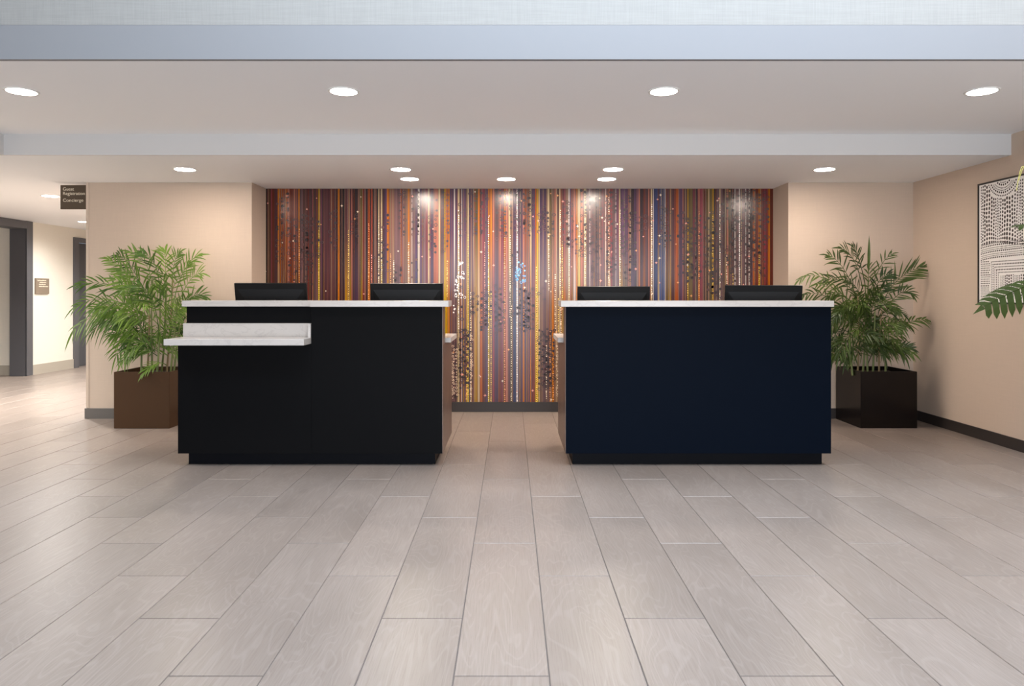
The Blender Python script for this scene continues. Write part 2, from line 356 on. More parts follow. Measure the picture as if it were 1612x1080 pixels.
# printed motifs: rings and dots on stems, beads, sparkles
class Prints:
    def __init__(s): s.v, s.f, s.c = [], [], []
    def poly(s, pts, col):
        n = len(s.v); s.v += pts; s.f.append(tuple(range(n, n+len(pts)))); s.c += [col]*len(pts)
    def ring(s, px, py, r, w, col, dy, n=14):
        k = DF/F; x, z = mx(px), PZ(py, DF)
        b = len(s.v)
        for i in range(n):
            a = 2*math.pi*i/n
            s.v += [Vector((x+r*k*math.cos(a), DF-dy, z+r*k*math.sin(a)))-oM, Vector((x+(r-w)*k*math.cos(a), DF-dy, z+(r-w)*k*math.sin(a)))-oM]
        for i in range(n):
            j = (i+1) % n; s.f.append((b+2*i, b+2*i+1, b+2*j+1, b+2*j)); s.c += [col]*4
    def disc(s, px, py, r, col, dy, n=10):
        k = DF/F; x, z = mx(px), PZ(py, DF)
        s.poly([Vector((x+r*k*math.cos(-2*math.pi*i/n), DF-dy, z+r*k*math.sin(-2*math.pi*i/n)))-oM for i in range(n)][::-1], col)
    def line(s, x0, y0, x1, y1, w, col, dy):
        k = DF/F; a = Vector((mx(x0), DF-dy, PZ(y0, DF))); b = Vector((mx(x1), DF-dy, PZ(y1, DF)))
        d = (b-a).normalized(); n = Vector((-d.z, 0, d.x))*w*k/2
        s.poly([p-oM for p in (a-n, b-n, b+n, a+n)], col)
    def star(s, px, py, r, col, dy):
        for a in (0, 45, 90, 135):
            q = r if a % 90 == 0 else r*.55; c, n = math.cos(math.radians(a)), math.sin(math.radians(a))
            s.line(px-q*c, py-q*n, px+q*c, py+q*n, .45, col, dy)
        s.disc(px, py, r*.42, col, dy+.0004)
    def build(s, name, parent, m):
        o = mesh(name, s.v, s.f, m, parent); a = o.data.color_attributes.new('stripe', 'FLOAT_COLOR', 'CORNER')
        a.data.foreach_set('color', [c for q in s.c for c in q]); return tag(o, kind='stuff')
DK = [lin(44), lin(26), lin(26), 1]; DK2 = [lin(74), lin(36), lin(34), 1]; DK3 = [lin(70), lin(54), lin(60), 1]
rp = Prints()
def chain(x, y0, y1, dens=1.0, dark=DK, sides='both'):
    y = y0; side = R.choice((-1, 1))
    rp.line(x, y0, x, y1, .55, dark, .0012)
    while y < y1:
        if R.random() < dens:
            r = R.uniform(1.7, 2.9); off = R.uniform(2.2, 3.6)
            col = dark if R.random() < .8 else DK2
            rp.line(x, y, x+side*off, y, .45, col, .0012)
            if R.random() < .52: rp.ring(x+side*(off+r*.6), y, r, .95, col, .0014)
            else: rp.disc(x+side*(off+r*.4), y, r*.85, col, .0014)
        side = -side if R.random() < .8 else side
        y += R.uniform(3.2, 5.6)
CH = [(440,312,415,.9),(449,305,372,.8),(459,342,452,.9),(470,345,450,.6),(480,335,425,.9),(487,340,448,.9),(497,345,405,.8),(503,345,400,.3),
 (524,332,395,.8),(558,338,372,.8),(593,380,440,.4),(606,335,430,.7),(633,303,373,1),(654,303,372,1),(662,303,385,1),(681,342,398,1),(684,300,345,.9),(701,303,397,1),(627,418,448,.8),(652,400,465,.4),
 (728,322,372,.8),(745,305,372,.8),(762,304,368,.9),(786,300,378,1),(792,300,375,.8),(808,300,368,1),(815,300,350,.8),(821,300,368,1),(830,303,372,.9),(836,303,366,.9),(853,325,366,.9),(858,330,366,.8),(867,333,378,.9),
 (891,316,392,1),(897,318,390,.7),(911,350,405,.7),(919,300,395,.8),(925,302,410,.9),(937,300,444,1),(942,300,400,.9),(960,303,440,.9),(964,303,430,1),(984,310,400,.9),(988,312,445,.8),(996,335,425,.8),
 (1012,338,365,.6),(1021,340,360,.8),(1045,326,382,.9),(1051,330,400,.3),(1072,330,440,.5),(1079,340,450,.6),(1086,335,448,.8),(1092,360,440,.9),(1098,340,440,.8),(1113,345,450,.7),
 (1118,335,470,.8),(1126,345,470,1),(1131,340,470,.7),(1141,305,350,.6),(1149,300,460,.7),(1154,335,445,1),(1158,300,420,1),(1173,300,400,1),(1177,303,445,1),(1183,300,430,1),(1189,303,350,.8),(1191,370,410,.6),(1200,303,435,1),(1205,300,380,.8),
 (723,452,505,.5),(721,520,625,1),(728,518,600,1),(733,520,612,1),(738,520,606,1),(741,470,495,.6),(748,452,500,.4),(762,455,520,1),(768,460,515,.7),(784,450,525,1),(789,470,515,.8),
 (811,475,505,.6),(823,455,520,1),(829,458,522,1),(835,455,520,.8),(853,450,475,.6),(853,520,615,1),(858,518,612,1),(863,522,612,1),(868,520,600,1),(811,380,450,.5),(880,600,612,.3)]
for c in CH: chain(*c)
LT = [lin(236), lin(206), lin(176), 1]
for x, y0, y1 in ((714,545,628),(719,550,625),(877,545,628),(742,525,625),(712,570,630)):
    y = y0
    while y < y1:
        (rp.ring if R.random() < .6 else (lambda a, b, r, w_, c, d: rp.disc(a, b, r*.5, c, d)))(x+R.uniform(-1, 1), y, R.uniform(1.2, 2), .55, LT, .0014); y += R.uniform(3.5, 6)
rings = rp.build('ring_print', mural, vcmat('ring_print_ink', 'stripe', .3))
bp = Prints()
BEAD = {'c': [lin(246), lin(226), lin(196), 1], 'y': [lin(246), lin(206), lin(90), 1], 'w': [lin(250), lin(244), lin(240), 1], 'o': [lin(240), lin(165), lin(100), 1], 'B': [lin(120), lin(190), lin(250), 1], 's': [lin(240), lin(160), lin(140), 1]}
for x, y0, y1, c in ((548.6,360,475,'y'),(580.5,350,475,'o'),(585,400,475,'s'),(596.3,340,475,'c'),(600.6,360,475,'c'),(643.3,380,470,'c'),(502,350,475,'y'),(471,360,450,'o'),(615,400,470,'o'),(620,410,470,'c'),
 (704,410,470,'y'),(737,370,635,'y'),(741,460,635,'c'),(769,340,635,'c'),(773,460,635,'y'),(794.5,370,635,'o'),(763,380,500,'s'),(814,300,635,'w'),(722,330,520,'w'),(803,370,500,'c'),
 (844.5,420,635,'y'),(846.5,470,635,'o'),(874,430,520,'c'),(864,370,460,'c'),(885,380,470,'y'),(882,330,470,'c'),(896,380,470,'c'),(866,520,635,'o'),(871,560,630,'o'),(860,540,630,'c'),(921,340,470,'c'),(958.5,310,470,'c'),
 (1026,320,470,'w'),(1082.5,380,470,'y'),(1100.5,330,470,'o'),(1133.3,320,470,'w'),(1164,330,470,'w'),(1122,340,470,'y'),(1195,400,450,'y'),(1154,430,460,'y'),(1144,400,470,'c'),(734,520,630,'o'),(879,470,540,'y'),(883,470,540,'c'),(805,480,635,'c'),(976,330,470,'c'),(735,560,630,'y')):
    y = y0+R.uniform(0, 3)
    while y < y1:
        bp.disc(x+R.uniform(-.3, .3), y, R.uniform(.5, 1.05), BEAD[c], .0010, 7); y += R.uniform(2.4, 4.2)
for x0, x1, y0, y1, c, n in ((812,828,412,445,'B',34),(716,732,412,470,'w',30),(713,720,480,500,'w',4)):
    for _ in range(n):
        f = bp.disc if R.random() < .5 else (lambda a, b, r, cc, d: bp.ring(a, b, r*1.3, .6, cc, d))
        f(R.uniform(x0, x1), R.uniform(y0, y1), R.uniform(.8, 1.7), BEAD[c], .0016)
for i in range(150):
    x, y = R.uniform(418, 1218), R.uniform(300, 632)
    bp.star(x, y, R.uniform(1.0, 2.4), BEAD[R.choice('ssoc')], .0018)
bp.build('bead_print', mural, vcmat('bead_print_ink', 'stripe', .3))

# ------------------------------------------------------------------ lamps
def disc_mesh(r, z0, z1, n=32, inner=None):
    vs, fs = [], []
    if inner is None:
        vs = [(r*math.cos(2*math.pi*i/n), r*math.sin(2*math.pi*i/n), z0) for i in range(n)]
        vs += [(r*math.cos(2*math.pi*i/n), r*math.sin(2*math.pi*i/n), z1) for i in range(n)]
        fs = [tuple(range(n))[::-1], tuple(range(n, 2*n))]+[(i, (i+1) % n, n+(i+1) % n, n+i) for i in range(n)]
    else:
        for i in range(n):
            a = 2*math.pi*i/n; c, s = math.cos(a), math.sin(a)
            vs += [(r*c, r*s, z1), (r*c, r*s, z0+.002), ((r-.004)*c, (r-.004)*s, z0), (inner*c, inner*s, z0+.001), (inner*c, inner*s, z1)]
        for i in range(n):
            j = (i+1) % n
            for q in range(5):
                e = (q+1) % 5; fs.append((5*i+q, 5*i+e, 5*j+e, 5*j+q))
    return vs, fs
def lampmeshes(lampmat):
    v, f = disc_mesh(.096, -.006, 0, 36, .082); a = bpy.data.meshes.new('trim_ring'); a.from_pydata(v, [], f); a.materials.append(M['trim'])
    v, f = disc_mesh(.0815, -.005, 0, 36); b = bpy.data.meshes.new('lens'); b.from_pydata(v, [], f); b.materials.append(lampmat)
    return a, b
LM = lampmeshes(M['lamp']); LF = lampmeshes(M['lampfront']); LH = lampmeshes(M['lamphall'])
def downlight(x, y, z, label, group, power, color, ms=LM, size=160):
    t = empty('downlight', (x, y, z), label, 'ceiling light', group)
    link('trim_ring', ms[0], None, t); link('lens', ms[1], None, t)
    s = spot('downlight_beam', (x, y, z-.03), power, color, size); return t
g1 = 'front row of ceiling downlights'
for px, py, n in ((34,146,'leftmost of the front row'),(541,143.5,'second from left in the front row'),(1045,141.5,'third from left in the front row'),(1546,141,'rightmost of the front row')):
    d = (ZU-EYE)*F/(HY-143.5); downlight(PX(px, d), d, ZU, 'round lit downlight in the upper ceiling, '+n, g1, 46, NEUT, LF)
g2 = 'middle row of ceiling downlights'
for px, n in ((291,'above the left palm'),(631,'above the left desk'),(965,'above the right desk'),(1298,'nearest the right palm')):
    d = (ZL-EYE)*F/(HY-266.3); downlight(PX(px, d), d, ZL, 'round lit downlight in the low ceiling, middle row, '+n, g2, 18, WARM)
g3 = 'back row of ceiling downlights'
for px, n in ((645,'left of three'),(797,'middle of three'),(955,'right of three')):
    d = (ZL-EYE)*F/(HY-281.5); downlight(PX(px, d), d, ZL, 'round lit downlight closest to the mural, '+n, g3, 16, WARM)
g4 = 'hallway downlights'
downlight(PX(80, 7.86), 7.86, ZL, 'round hallway downlight partly hidden by the hanging sign', g4, 360, HALL, LH)
downlight(PX(133, 10.63), 10.63, ZL, 'small far hallway downlight at the wall edge', g4, 140, HALL, LH)
for x, y in ((-5.6, 5.2), (-4.75, 9.2), (-5.2, 11.6), (-6.3, 6.6)):  # added downlights, all out of sight, to brighten the hall
    downlight(x, y, ZL, 'unseen hallway downlight added to brighten the hall', g4, 400, HALL, LH)
spot('side_room_fill_light', (-8.1, 9.4, 2.5), 420, HALL)  # added fill light without a fixture, unseen in the side room

# ------------------------------------------------------------------ desks
DD = 4.985; ZK = .091; ZC0, ZC1 = 1.116, 1.158
def desk(name, label, dm, x0, x1, side, k0, k1):
    t = empty(name, ((x0+x1)/2, 5.35, 0), label, 'reception desk')
    box('toe_kick', k0, k1, 5.062, 5.69, 0, ZK, M['kick'], t)
    return t
# left desk with the low shelf
LX0, LX1 = -2.324, -.4745; XN = -1.393
dl = desk('reception_desk', 'black reception desk with white low shelf, left of the gap', M['deskA'], LX0, LX1, 1, -2.283, -.536)
box('front_panel', LX0, XN-.0004, DD, DD+.03, ZK, .857, M['deskA'], dl, .0015)
box('front_panel', XN+.0004, LX1-.004, DD, DD+.03, ZK, ZC0, M['deskA'], dl, .0015)
box('recessed_panel', LX0, XN, 5.12, 5.145, .90, ZC0, M['deskA'], dl, .0015)
tag(box('side_panel', LX0, LX0+.025, DD+.031, 5.75, ZK, .857, M['deskA'], dl))
box('side_panel', LX0, LX0+.025, 5.146, 5.33, .857, ZC0, M['deskA'], dl)
tag(boxes('side_panel', [(LX1-.025, LX1, DD+.002, 5.745, ZK, .848), (LX1-.025, LX1, DD+.002, 5.17, .848, ZC0)], M['deskside'], dl, .001), 'dark laminate end panel facing the gap, warm reflection painted in')
tag(box('transaction_counter', XN-.001, -.432, DD-.03, 5.23, ZC0, ZC1, M['stone'], dl, .003), 'white quartz counter top')
tag(box('transaction_counter', -2.346, XN-.0012, 5.09, 5.36, ZC0, ZC1, M['stone'], dl, .003), 'white quartz counter top, set-back left section')
tag(box('work_surface', LX0+.03, -.438, 5.22, 5.78, .850, .886, M['stone'], dl, .003), 'white quartz work surface')
tag(box('low_shelf', -2.342, XN-.003, 4.816, 5.12, .857, .900, M['stone'], dl, .003), 'white quartz low shelf')
tag(box('backsplash', -2.340, XN-.022, 5.098, 5.119, .900, .996, M['stone'], dl, .002), 'white quartz upstand')
tag(box('end_upstand', XN-.021, XN-.003, 4.975, 5.119, .900, .996, M['stone'], dl, .002), 'white quartz end upstand')
# right desk
RX0, RX1 = .381, 2.237
dr2 = desk('reception_desk', 'plain dark reception desk with blue daylight tint in its colour, right of the gap', M['deskB'], RX0, RX1, -1, .437, 2.205)
box('front_panel', RX0+.004, RX1, DD, DD+.03, ZK, ZC0, M['deskB'], dr2, .0015)
box('side_panel', RX1-.025, RX1, DD+.031, 5.75, ZK, ZC0, M['deskB'], dr2)
tag(boxes('side_panel', [(RX0, RX0+.025, DD+.002, 5.745, ZK, .848), (RX0, RX0+.025, DD+.002, 5.17, .848, ZC0)], M['deskside'], dr2, .001), 'dark laminate end panel facing the gap, warm reflection painted in')
tag(box('transaction_counter', .348, 2.245, DD-.03, 5.23, ZC0, ZC1, M['stone'], dr2, .003), 'pale grey quartz counter top')
tag(box('work_surface', .345, RX1-.03, 5.22, 5.78, .850, .886, M['stone'], dr2, .003), 'white quartz work surface')
# monitors
def monitor(px0, px1, ptop, d, yaw, tilt, label):
    x = PX((px0+px1)/2, d); zt = PZ(ptop, d); wd = (px1-px0)/F*d; h = wd*.60; zb = .886
    t = empty('computer_monitor', (x, d, zb), label, 'monitor', 'monitors on the desks', math.radians(yaw))
    rot = Matrix.Rotation(math.radians(tilt), 4, 'X'); top = zt-zb
    hl = h*math.cos(math.radians(tilt))
    piv = Vector((0, 0, top-hl))
    def loc(bl, nm, m, bev):
        o = boxes(nm, bl, m, None, bev)
        o.data.transform(Matrix.Translation(piv) @ rot); o.parent = t; return o
    loc([(-wd/2, wd/2, -.009, .012, 0, h)], 'housing', M['black'], .003)
    bm = bmesh.new()                                                # tapered rear bulge
    a = [(-wd*.46, -.009, .02), (wd*.46, -.009, .02), (wd*.46, -.009, h*.86), (-wd*.46, -.009, h*.86)]
    b = [(-wd*.36, -.024, .05), (wd*.36, -.024, .05), (wd*.36, -.021, h*.62), (-wd*.36, -.021, h*.62)]
    va = [bm.verts.new(v) for v in a]; vb = [bm.verts.new(v) for v in b]
    bm.faces.new(vb)
    for i in range(4): bm.faces.new((va[i], va[(i+1) % 4], vb[(i+1) % 4], vb[i]))
    m = bpy.data.meshes.new('rear_bulge'); bm.to_mesh(m); bm.free(); m.transform(Matrix.Translation(piv) @ rot)
    link('rear_bulge', m, M['black2'], t)
    loc([(-.06, .06, -.034, -.020, h*.56, h*.60)], 'stand_hinge', M['black'], .002)
    loc([(-wd/2+.008, wd/2-.008, .012, .0135, .012, h-.008)], 'screen', M['screen'], 0)
    boxes('stand_neck', [(-.035, .035, -.075, -.045, .014, piv.z+h*.6)], M['black'], None, .004).parent = t
    v, f = disc_mesh(.11, 0, .014, 28); mesh('stand_base', v, f, M['black'], t, loc=(0, -.03, 0))
monitor(375, 485.5, 446, 5.55, 3, 13, 'black monitor seen from behind, leftmost on the left desk')
monitor(585, 698.5, 446.5, 5.50, -1, 10, 'black monitor seen from behind, right one on the left desk')
monitor(908, 1021, 451, 5.52, 1, 8, 'black monitor seen from behind, left one on the right desk')
monitor(1140.5, 1257.5, 449.5, 5.50, -6, 10, 'black monitor seen from behind, rightmost, by the right palm')

# ------------------------------------------------------------------ signs
def text(name, s, size, m, parent, loc, rot, spacing=1.0):
    c = bpy.data.curves.new(name, 'FONT'); c.body = s; c.size = size; c.extrude = .0006; c.space_line = spacing
    o = bpy.data.objects.new(name, c); o.location = loc; o.rotation_euler = rot; c.materials.append(m)
    m2 = bpy.data.meshes.new_from_object(o); bpy.data.objects.remove(o, do_unlink=True); m2.materials.clear(); m2.materials.append(m)
    o = bpy.data.objects.new(name, m2); o.location = loc; o.rotation_euler = rot; COL.objects.link(o); o.parent = parent; return o
dS = DC+.05
sx0, sx1 = PX(95, dS), PX(135.3, dS)
sz1, sz0 = PZ(291.3, dS), PZ(329.3, dS)
sg = empty('hanging_sign', (sx1, dS, sz0), 'brown hanging sign reading Guest Registration Concierge, beside the left beige wall', 'sign')
boxes('sign_plate', [(sx0, sx1+.012, dS, dS+.02, sz0, sz1)], M['sign'], sg, .002)
boxes('wall_bracket', [(sx1-.0, sx1+.014, dS-.004, dS+.024, sz0+.03, sz1-.03)], M['sign'], sg, .001)
RX = (math.radians(90), 0, 0)
def stext(s, px, pyb, width_px, cap_px):
    o = text('lettering', s, cap_px/F*dS/.70, M['signtext'], sg, (PX(px, dS)-sx1, -.0015, PZ(pyb, dS)-sz0), RX)
    xs = [q.co.x for q in o.data.vertices]; k = width_px/F*dS/(max(xs)-min(xs))
    o.data.transform(Matrix.Diagonal((k, 1, 1, 1)))
    return o
stext('Guest', 98.9, 300, 17.3, 5.0); stext('Registration', 98.9, 307, 34.2, 5.0); stext('Concierge', 98.9, 317.6, 32, 5.0)
pl = empty('wall_plaque', (XH, 10.87, 1.3), 'small taupe directory plaque on the cream hallway wall', 'sign')
py0, py1 = 10.72, 11.03; pz1, pz0 = PZ(438, 10.8), PZ(462.5, 10.8)
boxes('plaque_plate', [(XH+.001, XH+.022, py0, py1, pz0, pz1)], M['plaque'], pl, .003)
mk = []                                       # four lines of small raised lettering, too small to read in the photograph
for row, (a, b) in enumerate(((.12, .76), (.27, .74), (.23, .70), (.22, .92))):
    y = py0+(py1-py0)*a; ye = py0+(py1-py0)*b; z = pz1-.036-.030*row
    while y < ye:
        q = R.uniform(.006, .012); hh = R.choice((.013, .013, .017)); mk.append((XH+.022, XH+.0232, y, y+q, z-.0065, z-.0065+hh)); y += q+.004
tag(boxes('lettering', mk, M['signtext'], pl), kind='stuff')

# ------------------------------------------------------------------ artwork
AX = XR-.03; ay1 = 5.91; ay0 = 4.86; az0, az1 = PZ(478, 5.9), PZ(290, 5.9)
art = empty('framed_artwork', (XR, (ay0+ay1)/2, az0), 'black framed white print with dark dot pattern on the right wall', 'picture')
fw = .013
boxes('frame', [(AX-.008, XR-.002, ay0, ay1, az0, az0+fw), (AX-.008, XR-.002, ay0, ay1, az1-fw, az1), (AX-.008, XR-.002, ay0, ay0+fw, az0+fw, az1-fw), (AX-.008, XR-.002, ay1-fw, ay1, az0+fw, az1-fw)], M['frame'], art, .001)
boxes('print_sheet', [(AX, XR-.004, ay0+fw, ay1-fw, az0+fw, az1-fw)], M['canvas'], art)
dv, df = [], []
AH = az1-az0-2*fw; AW = ay1-ay0-2*fw
def dot(u, v, ru, rv):
    if u < .02 or u > AW-.02 or v < .028 or v > AH-.012: return
    ru *= .95; rv *= .95; n = len(dv)
    for i in range(8):
        a = 2*math.pi*i/8+.4; dv.append(Vector((AX-.0008, ay1-fw-u-ru*math.cos(a), az0+fw+v+rv*math.sin(a)))-art.location)
    df.append(tuple(range(n, n+8)))
arcs = [(.29, AH+.07, .07, .20), (.66, .50, .015, .135), (.92, AH+.02, .03, .20)]
def inarc(u, v): return any(math.hypot(u-a, v-b) < r1+.012 for a, b, r0, r1 in arcs)
for a, b, r0, r1 in arcs:
    r = r0; n = 0
    while r < r1:
        s = .0052+.0035*(n % 3 == 2)+.002*(r > r1-.02); k = max(6, int(2*math.pi*r/(s*2.7)))
        for i in range(k):
            th = 2*math.pi*i/k; dot(a+r*math.cos(th), b+r*math.sin(th), s, s)
        r += s*2+.0075; n += 1
u = .028; n = 0
while u < AW:                                  # columns of large upright ovals in the upper half
    big = .0052+.0062*abs(math.sin(u*13+.2))*min(1, u/.08)
    v = .465+.02*math.sin(u*9)
    while v < AH:
        if not inarc(u, v): dot(u+.003*math.sin(v*20+n), v, big, big*R.uniform(1.1, 1.5))
        v += big*2.5+.0065
    u += big*2+.0062; n += 1
row = 0; v0 = .455
while v0 > .33:                                # slightly sagging rows of small dots
    s = .0042+.0022*(row % 3 == 1); u = .026
    while u < AW:
        v = v0+.03*min(1, u/.4)+.006*math.sin(u*11)
        if not inarc(u, v): dot(u, v, s*1.25, s)
        u += s*3.1+.002
    v0 -= s*2+.0068; row += 1
v0 = .032
while v0 < .335:                               # rows at left, nested box of columns at right
    u = .026; s = .0045+.0016*R.random()
    while u < .13: dot(u, v0, s*1.3, s); u += s*3.4+.001
    v0 += s*2+.007
for k in range(5):
    e = .150+.020*k; topv = .325-.022*k; s = .0045+.0015*(k % 2)
    v = .035
    while v < topv: dot(e, v, s, s*1.2); v += s*3
    u = e
    while u < AW:
        if not inarc(u, topv): dot(u, topv, s*1.2, s)
        u += s*3
u = .262; 
while u < AW:
    s = .006+.0022*math.sin(u*40); v = .035
    while v < .215:
        if not inarc(u, v): dot(u, v, s, s*1.3)
        v += s*3
    u += s*2+.008
tag(mesh('dot_print', dv, df, M['ink'], art), kind='stuff')

# ------------------------------------------------------------------ plants
def tube(vs, fs, pts, r0, r1, n=6):
    b = len(vs)
    for i, p in enumerate(pts):
        t = (pts[min(i+1, len(pts)-1)]-pts[max(i-1, 0)]).normalized()
        u = t.cross(Vector((0, 1, 0.01))).normalized(); w_ = t.cross(u)
        r = r0+(r1-r0)*i/(len(pts)-1)
        for k in range(n):
            a = 2*math.pi*k/n; vs.append(p+u*r*math.cos(a)+w_*r*math.sin(a))
    for i in range(len(pts)-1):
        for k in range(n): fs.append((b+i*n+k, b+i*n+(k+1) % n, b+(i+1)*n+(k+1) % n, b+(i+1)*n+k))
def bez(a, b, c, t): return a*(1-t)**2+b*2*t*(1-t)+c*t*t
def blade(vs, fs, base, d, n, ln, wd, droop):
    """a lanceolate leaflet: folded along the midrib, drooping towards its tip"""
    s = d.cross(n).normalized(); b = len(vs); up = n
    prof = ((0, .18), (.22, .85), (.5, 1), (.78, .62), (1, 0))
    for t, w_ in prof:
        c = base+d*ln*t+Vector((0, 0, -1))*droop*ln*t*t
        if t == 1: vs.append(c); break
        vs += [c-s*wd*w_*.5+up*wd*.12, c, c+s*wd*w_*.5+up*wd*.12]
    for i in range(3):
        o = b+3*i; fs += [(o, o+1, o+4, o+3), (o+1, o+2, o+5, o+4)]
    o = b+9; fs += [(o, o+1, o+3), (o+1, o+2, o+3)]
def frond(parent, a, m, c, lmax, m_leaf, nleaf=9, wd=.0155, start=.22, spread=55, droop=.25, face=None):
    vs, fs = [], []; org = parent.location
    a, m, c = a-org, m-org, c-org
    pts = [bez(a, m, c, i/12) for i in range(13)]
    tube(vs, fs, pts, .0042, .0012, 5)
    view = face or Vector((R.uniform(-.5, .5), -1, R.uniform(.1, .9))).normalized()
    for i in range(nleaf):
        t = start+(1-start)*(i+.5)/nleaf
        p = bez(a, m, c, t); tg = (bez(a, m, c, min(1, t+.02))-bez(a, m, c, max(0, t-.02))).normalized()
        sd = tg.cross(view).normalized(); nn = sd.cross(tg).normalized()
        prof = math.sin(math.pi*min(1, .22+.72*(i+.5)/nleaf))**.7
        for sg_ in (-1, 1):
            an = math.radians(spread*(1-.55*i/nleaf)+R.uniform(-13, 13))
            d = (tg*math.cos(an)+sd*sg_*math.sin(an)+nn*R.uniform(.05, .3)).normalized()
            blade(vs, fs, p, d, nn, lmax*prof*R.uniform(.85, 1.12), wd*R.uniform(.8, 1.15), droop*R.uniform(.5, 1.4))
    d = (c-m).normalized(); blade(vs, fs, c, d, Vector((0, -1, .4)).normalized(), lmax*.6, wd, droop)
    xm = XR-.02-org.x; ym = DC-.015-org.y
    for q in vs: q.x = min(q.x, xm); q.y = min(q.y, ym)
    return mesh('frond', vs, fs, m_leaf, parent)
def planter(name, x0, x1, y0, y1, h, m, label, cat):
    t = empty(name, ((x0+x1)/2, (y0+y1)/2, 0), label, cat)
    o = t.location; r = .014
    A = [(x0,y0),(x1,y0),(x1,y1),(x0,y1)]; B = [(x0+r,y0+r),(x1-r,y0+r),(x1-r,y1-r),(x0+r,y1-r)]
    vs = [(x-o.x, y-o.y, 0) for x, y in A]+[(x-o.x, y-o.y, h) for x, y in A]+[(x-o.x, y-o.y, h) for x, y in B]+[(x-o.x, y-o.y, h-.10) for x, y in B]
    fs = [(3,2,1,0)]+[(i,(i+1)%4,4+(i+1)%4,4+i) for i in range(4)]+[(4+i,4+(i+1)%4,8+(i+1)%4,8+i) for i in range(4)]+[(8+i,8+(i+1)%4,12+(i+1)%4,12+i) for i in range(4)]
    p = mesh('planter_box', vs, fs, m, t)
    bm = bmesh.new(); bm.from_mesh(p.data); bmesh.ops.recalc_face_normals(bm, faces=list(bm.faces))
    bmesh.ops.bevel(bm, geom=[e for e in bm.edges if len(e.link_faces) == 2 and e.calc_face_angle(0) > .5], offset=.003, segments=2, affect='EDGES')
    bm.to_mesh(p.data); bm.free()
    n = 10; vs, fs = [], []
    for j in range(n+1):
        for i in range(n+1): vs.append((x0+r+(x1-x0-2*r)*i/n-o.x, y0+r+(y1-y0-2*r)*j/n-o.y, h-.045+R.uniform(-.008, .012)))
    for j in range(n):
        for i in range(n): k = j*(n+1)+i; fs.append((k, k+1, k+n+2, k+n+1))
    mesh('soil', vs, fs, M['soil'], t); return t
def palm(name, label, pot, mpot, leaf, fr, canes, dmid, fill, lm):
    x0, x1, y0, y1, h = pot
    t = planter(name, x0, x1, y0, y1, h, mpot, label, 'potted plant')
    org = t.location
    for i, (bx, tx, ty) in enumerate(canes):
        a = P(bx, 590, dmid+R.uniform(-.15, .15)); a.z = h-.05
        b = P(tx, ty, dmid+R.uniform(-.12, .12)); mid = (a+b)/2+Vector((R.uniform(-.03, .03), 0, 0))
        vs, fs = [], []; tube(vs, fs, [bez(a, mid, b, k/8)-org for k in range(9)], .010, .005, 7)
        mesh('cane', vs, fs, M['canedry'] if i % 4 == 1 else M['cane'], t, True)
    for q in fr:
        bx, by, mx_, my, tx, ty, dd = q[:7]; kw = q[7] if len(q) > 7 else {}
        a = P(bx, by, dmid+dd*.3); m = P(mx_, my, dmid+dd*.7); c = P(tx, ty, dmid+dd)
        m = m*1.35-(a+c)*.175                      # let the curve pass near the middle point
        frond(t, a, m, c, kw.get('l', lm)*R.uniform(.9, 1.1), leaf, kw.get('n', 9), kw.get('w', .0155), kw.get('s', .25), kw.get('sp', 52), kw.get('dr', .25), kw.get('f'))
    x0f, x1f, y0f, y1f, nf = fill
    for i in range(nf):
        bx = R.uniform(x0f+60, x1f-50); by = R.uniform(y0f+70, y1f)
        an = R.uniform(-1.25, 1.25); L_ = R.uniform(45, 80)
        tx = bx+L_*math.sin(an); ty = by-L_*math.cos(an)*.55+10*abs(an)
        tx = min(max(tx, x0f), x1f); ty = max(ty, y0f+12)
        dd = R.uniform(-.26, .16)
        a = P(bx, by, dmid); m = P((bx+tx)/2, min(by, ty)-R.uniform(2, 18), dmid+dd*.6); c = P(tx, ty+R.uniform(0, 14), dmid+dd)
        frond(t, a, m, c, lm*R.uniform(.7, 1), leaf, 8, .0145, .2, 50, R.uniform(.15, .55))
    return t
dp = 6.62
FL = [(215,475,180,443,124,448,-.1,{'l':.21}),(228,500,172,462,120,482,-.15,{'l':.2,'dr':.5}),(225,515,168,478,116,522,-.2,{'l':.2,'dr':.8,'w':.02}),(225,520,190,488,148,520,-.1,{'dr':.7}),
 (222,480,200,425,170,408,.0),(232,470,205,412,186,402,.08,{'l':.17}),(240,480,238,415,205,396,.0,{'l':.21}),(252,475,248,410,222,398,-.1),(258,470,262,412,258,396,.05),(270,470,272,415,282,398,-.05),
 (272,480,288,420,312,403,.0,{'l':.2}),(276,490,298,436,316,430,-.12,{'l':.19}),(276,505,300,462,322,466,.05),(262,490,275,440,300,414,.08),(245,500,225,440,190,425,-.15,{'l':.21}),
 (235,530,205,520,183,560,-.05,{'dr':.6}),(240,550,222,530,192,570,-.15,{'dr':.5}),(262,575,247,568,226,588,-.24,{'l':.12,'n':9,'dr':.3}),(255,540,262,500,285,490,-.2),(230,500,212,455,180,440,-.2),
 (250,520,240,460,215,450,-.25),(258,520,262,460,255,430,-.25),(268,530,280,480,300,470,-.2),(228,540,200,500,160,500,.1,{'dr':.5}),(240,520,215,490,190,500,-.25,{'dr':.5}),(262,550,270,510,282,520,.1)]
palm('potted_palm', 'bushy bright green palm in a square brown planter, left of the desks', (PX(179, 6.40), PX(267, 6.40), 6.40, 6.90, .508), M['potL'], M['leafL'], FL,
     [(222,220,500),(232,235,470),(240,240,440),(247,252,440),(254,262,430),(262,272,440),(268,280,470),(273,284,500)], dp, (125, 318, 400, 562, 34), .18)
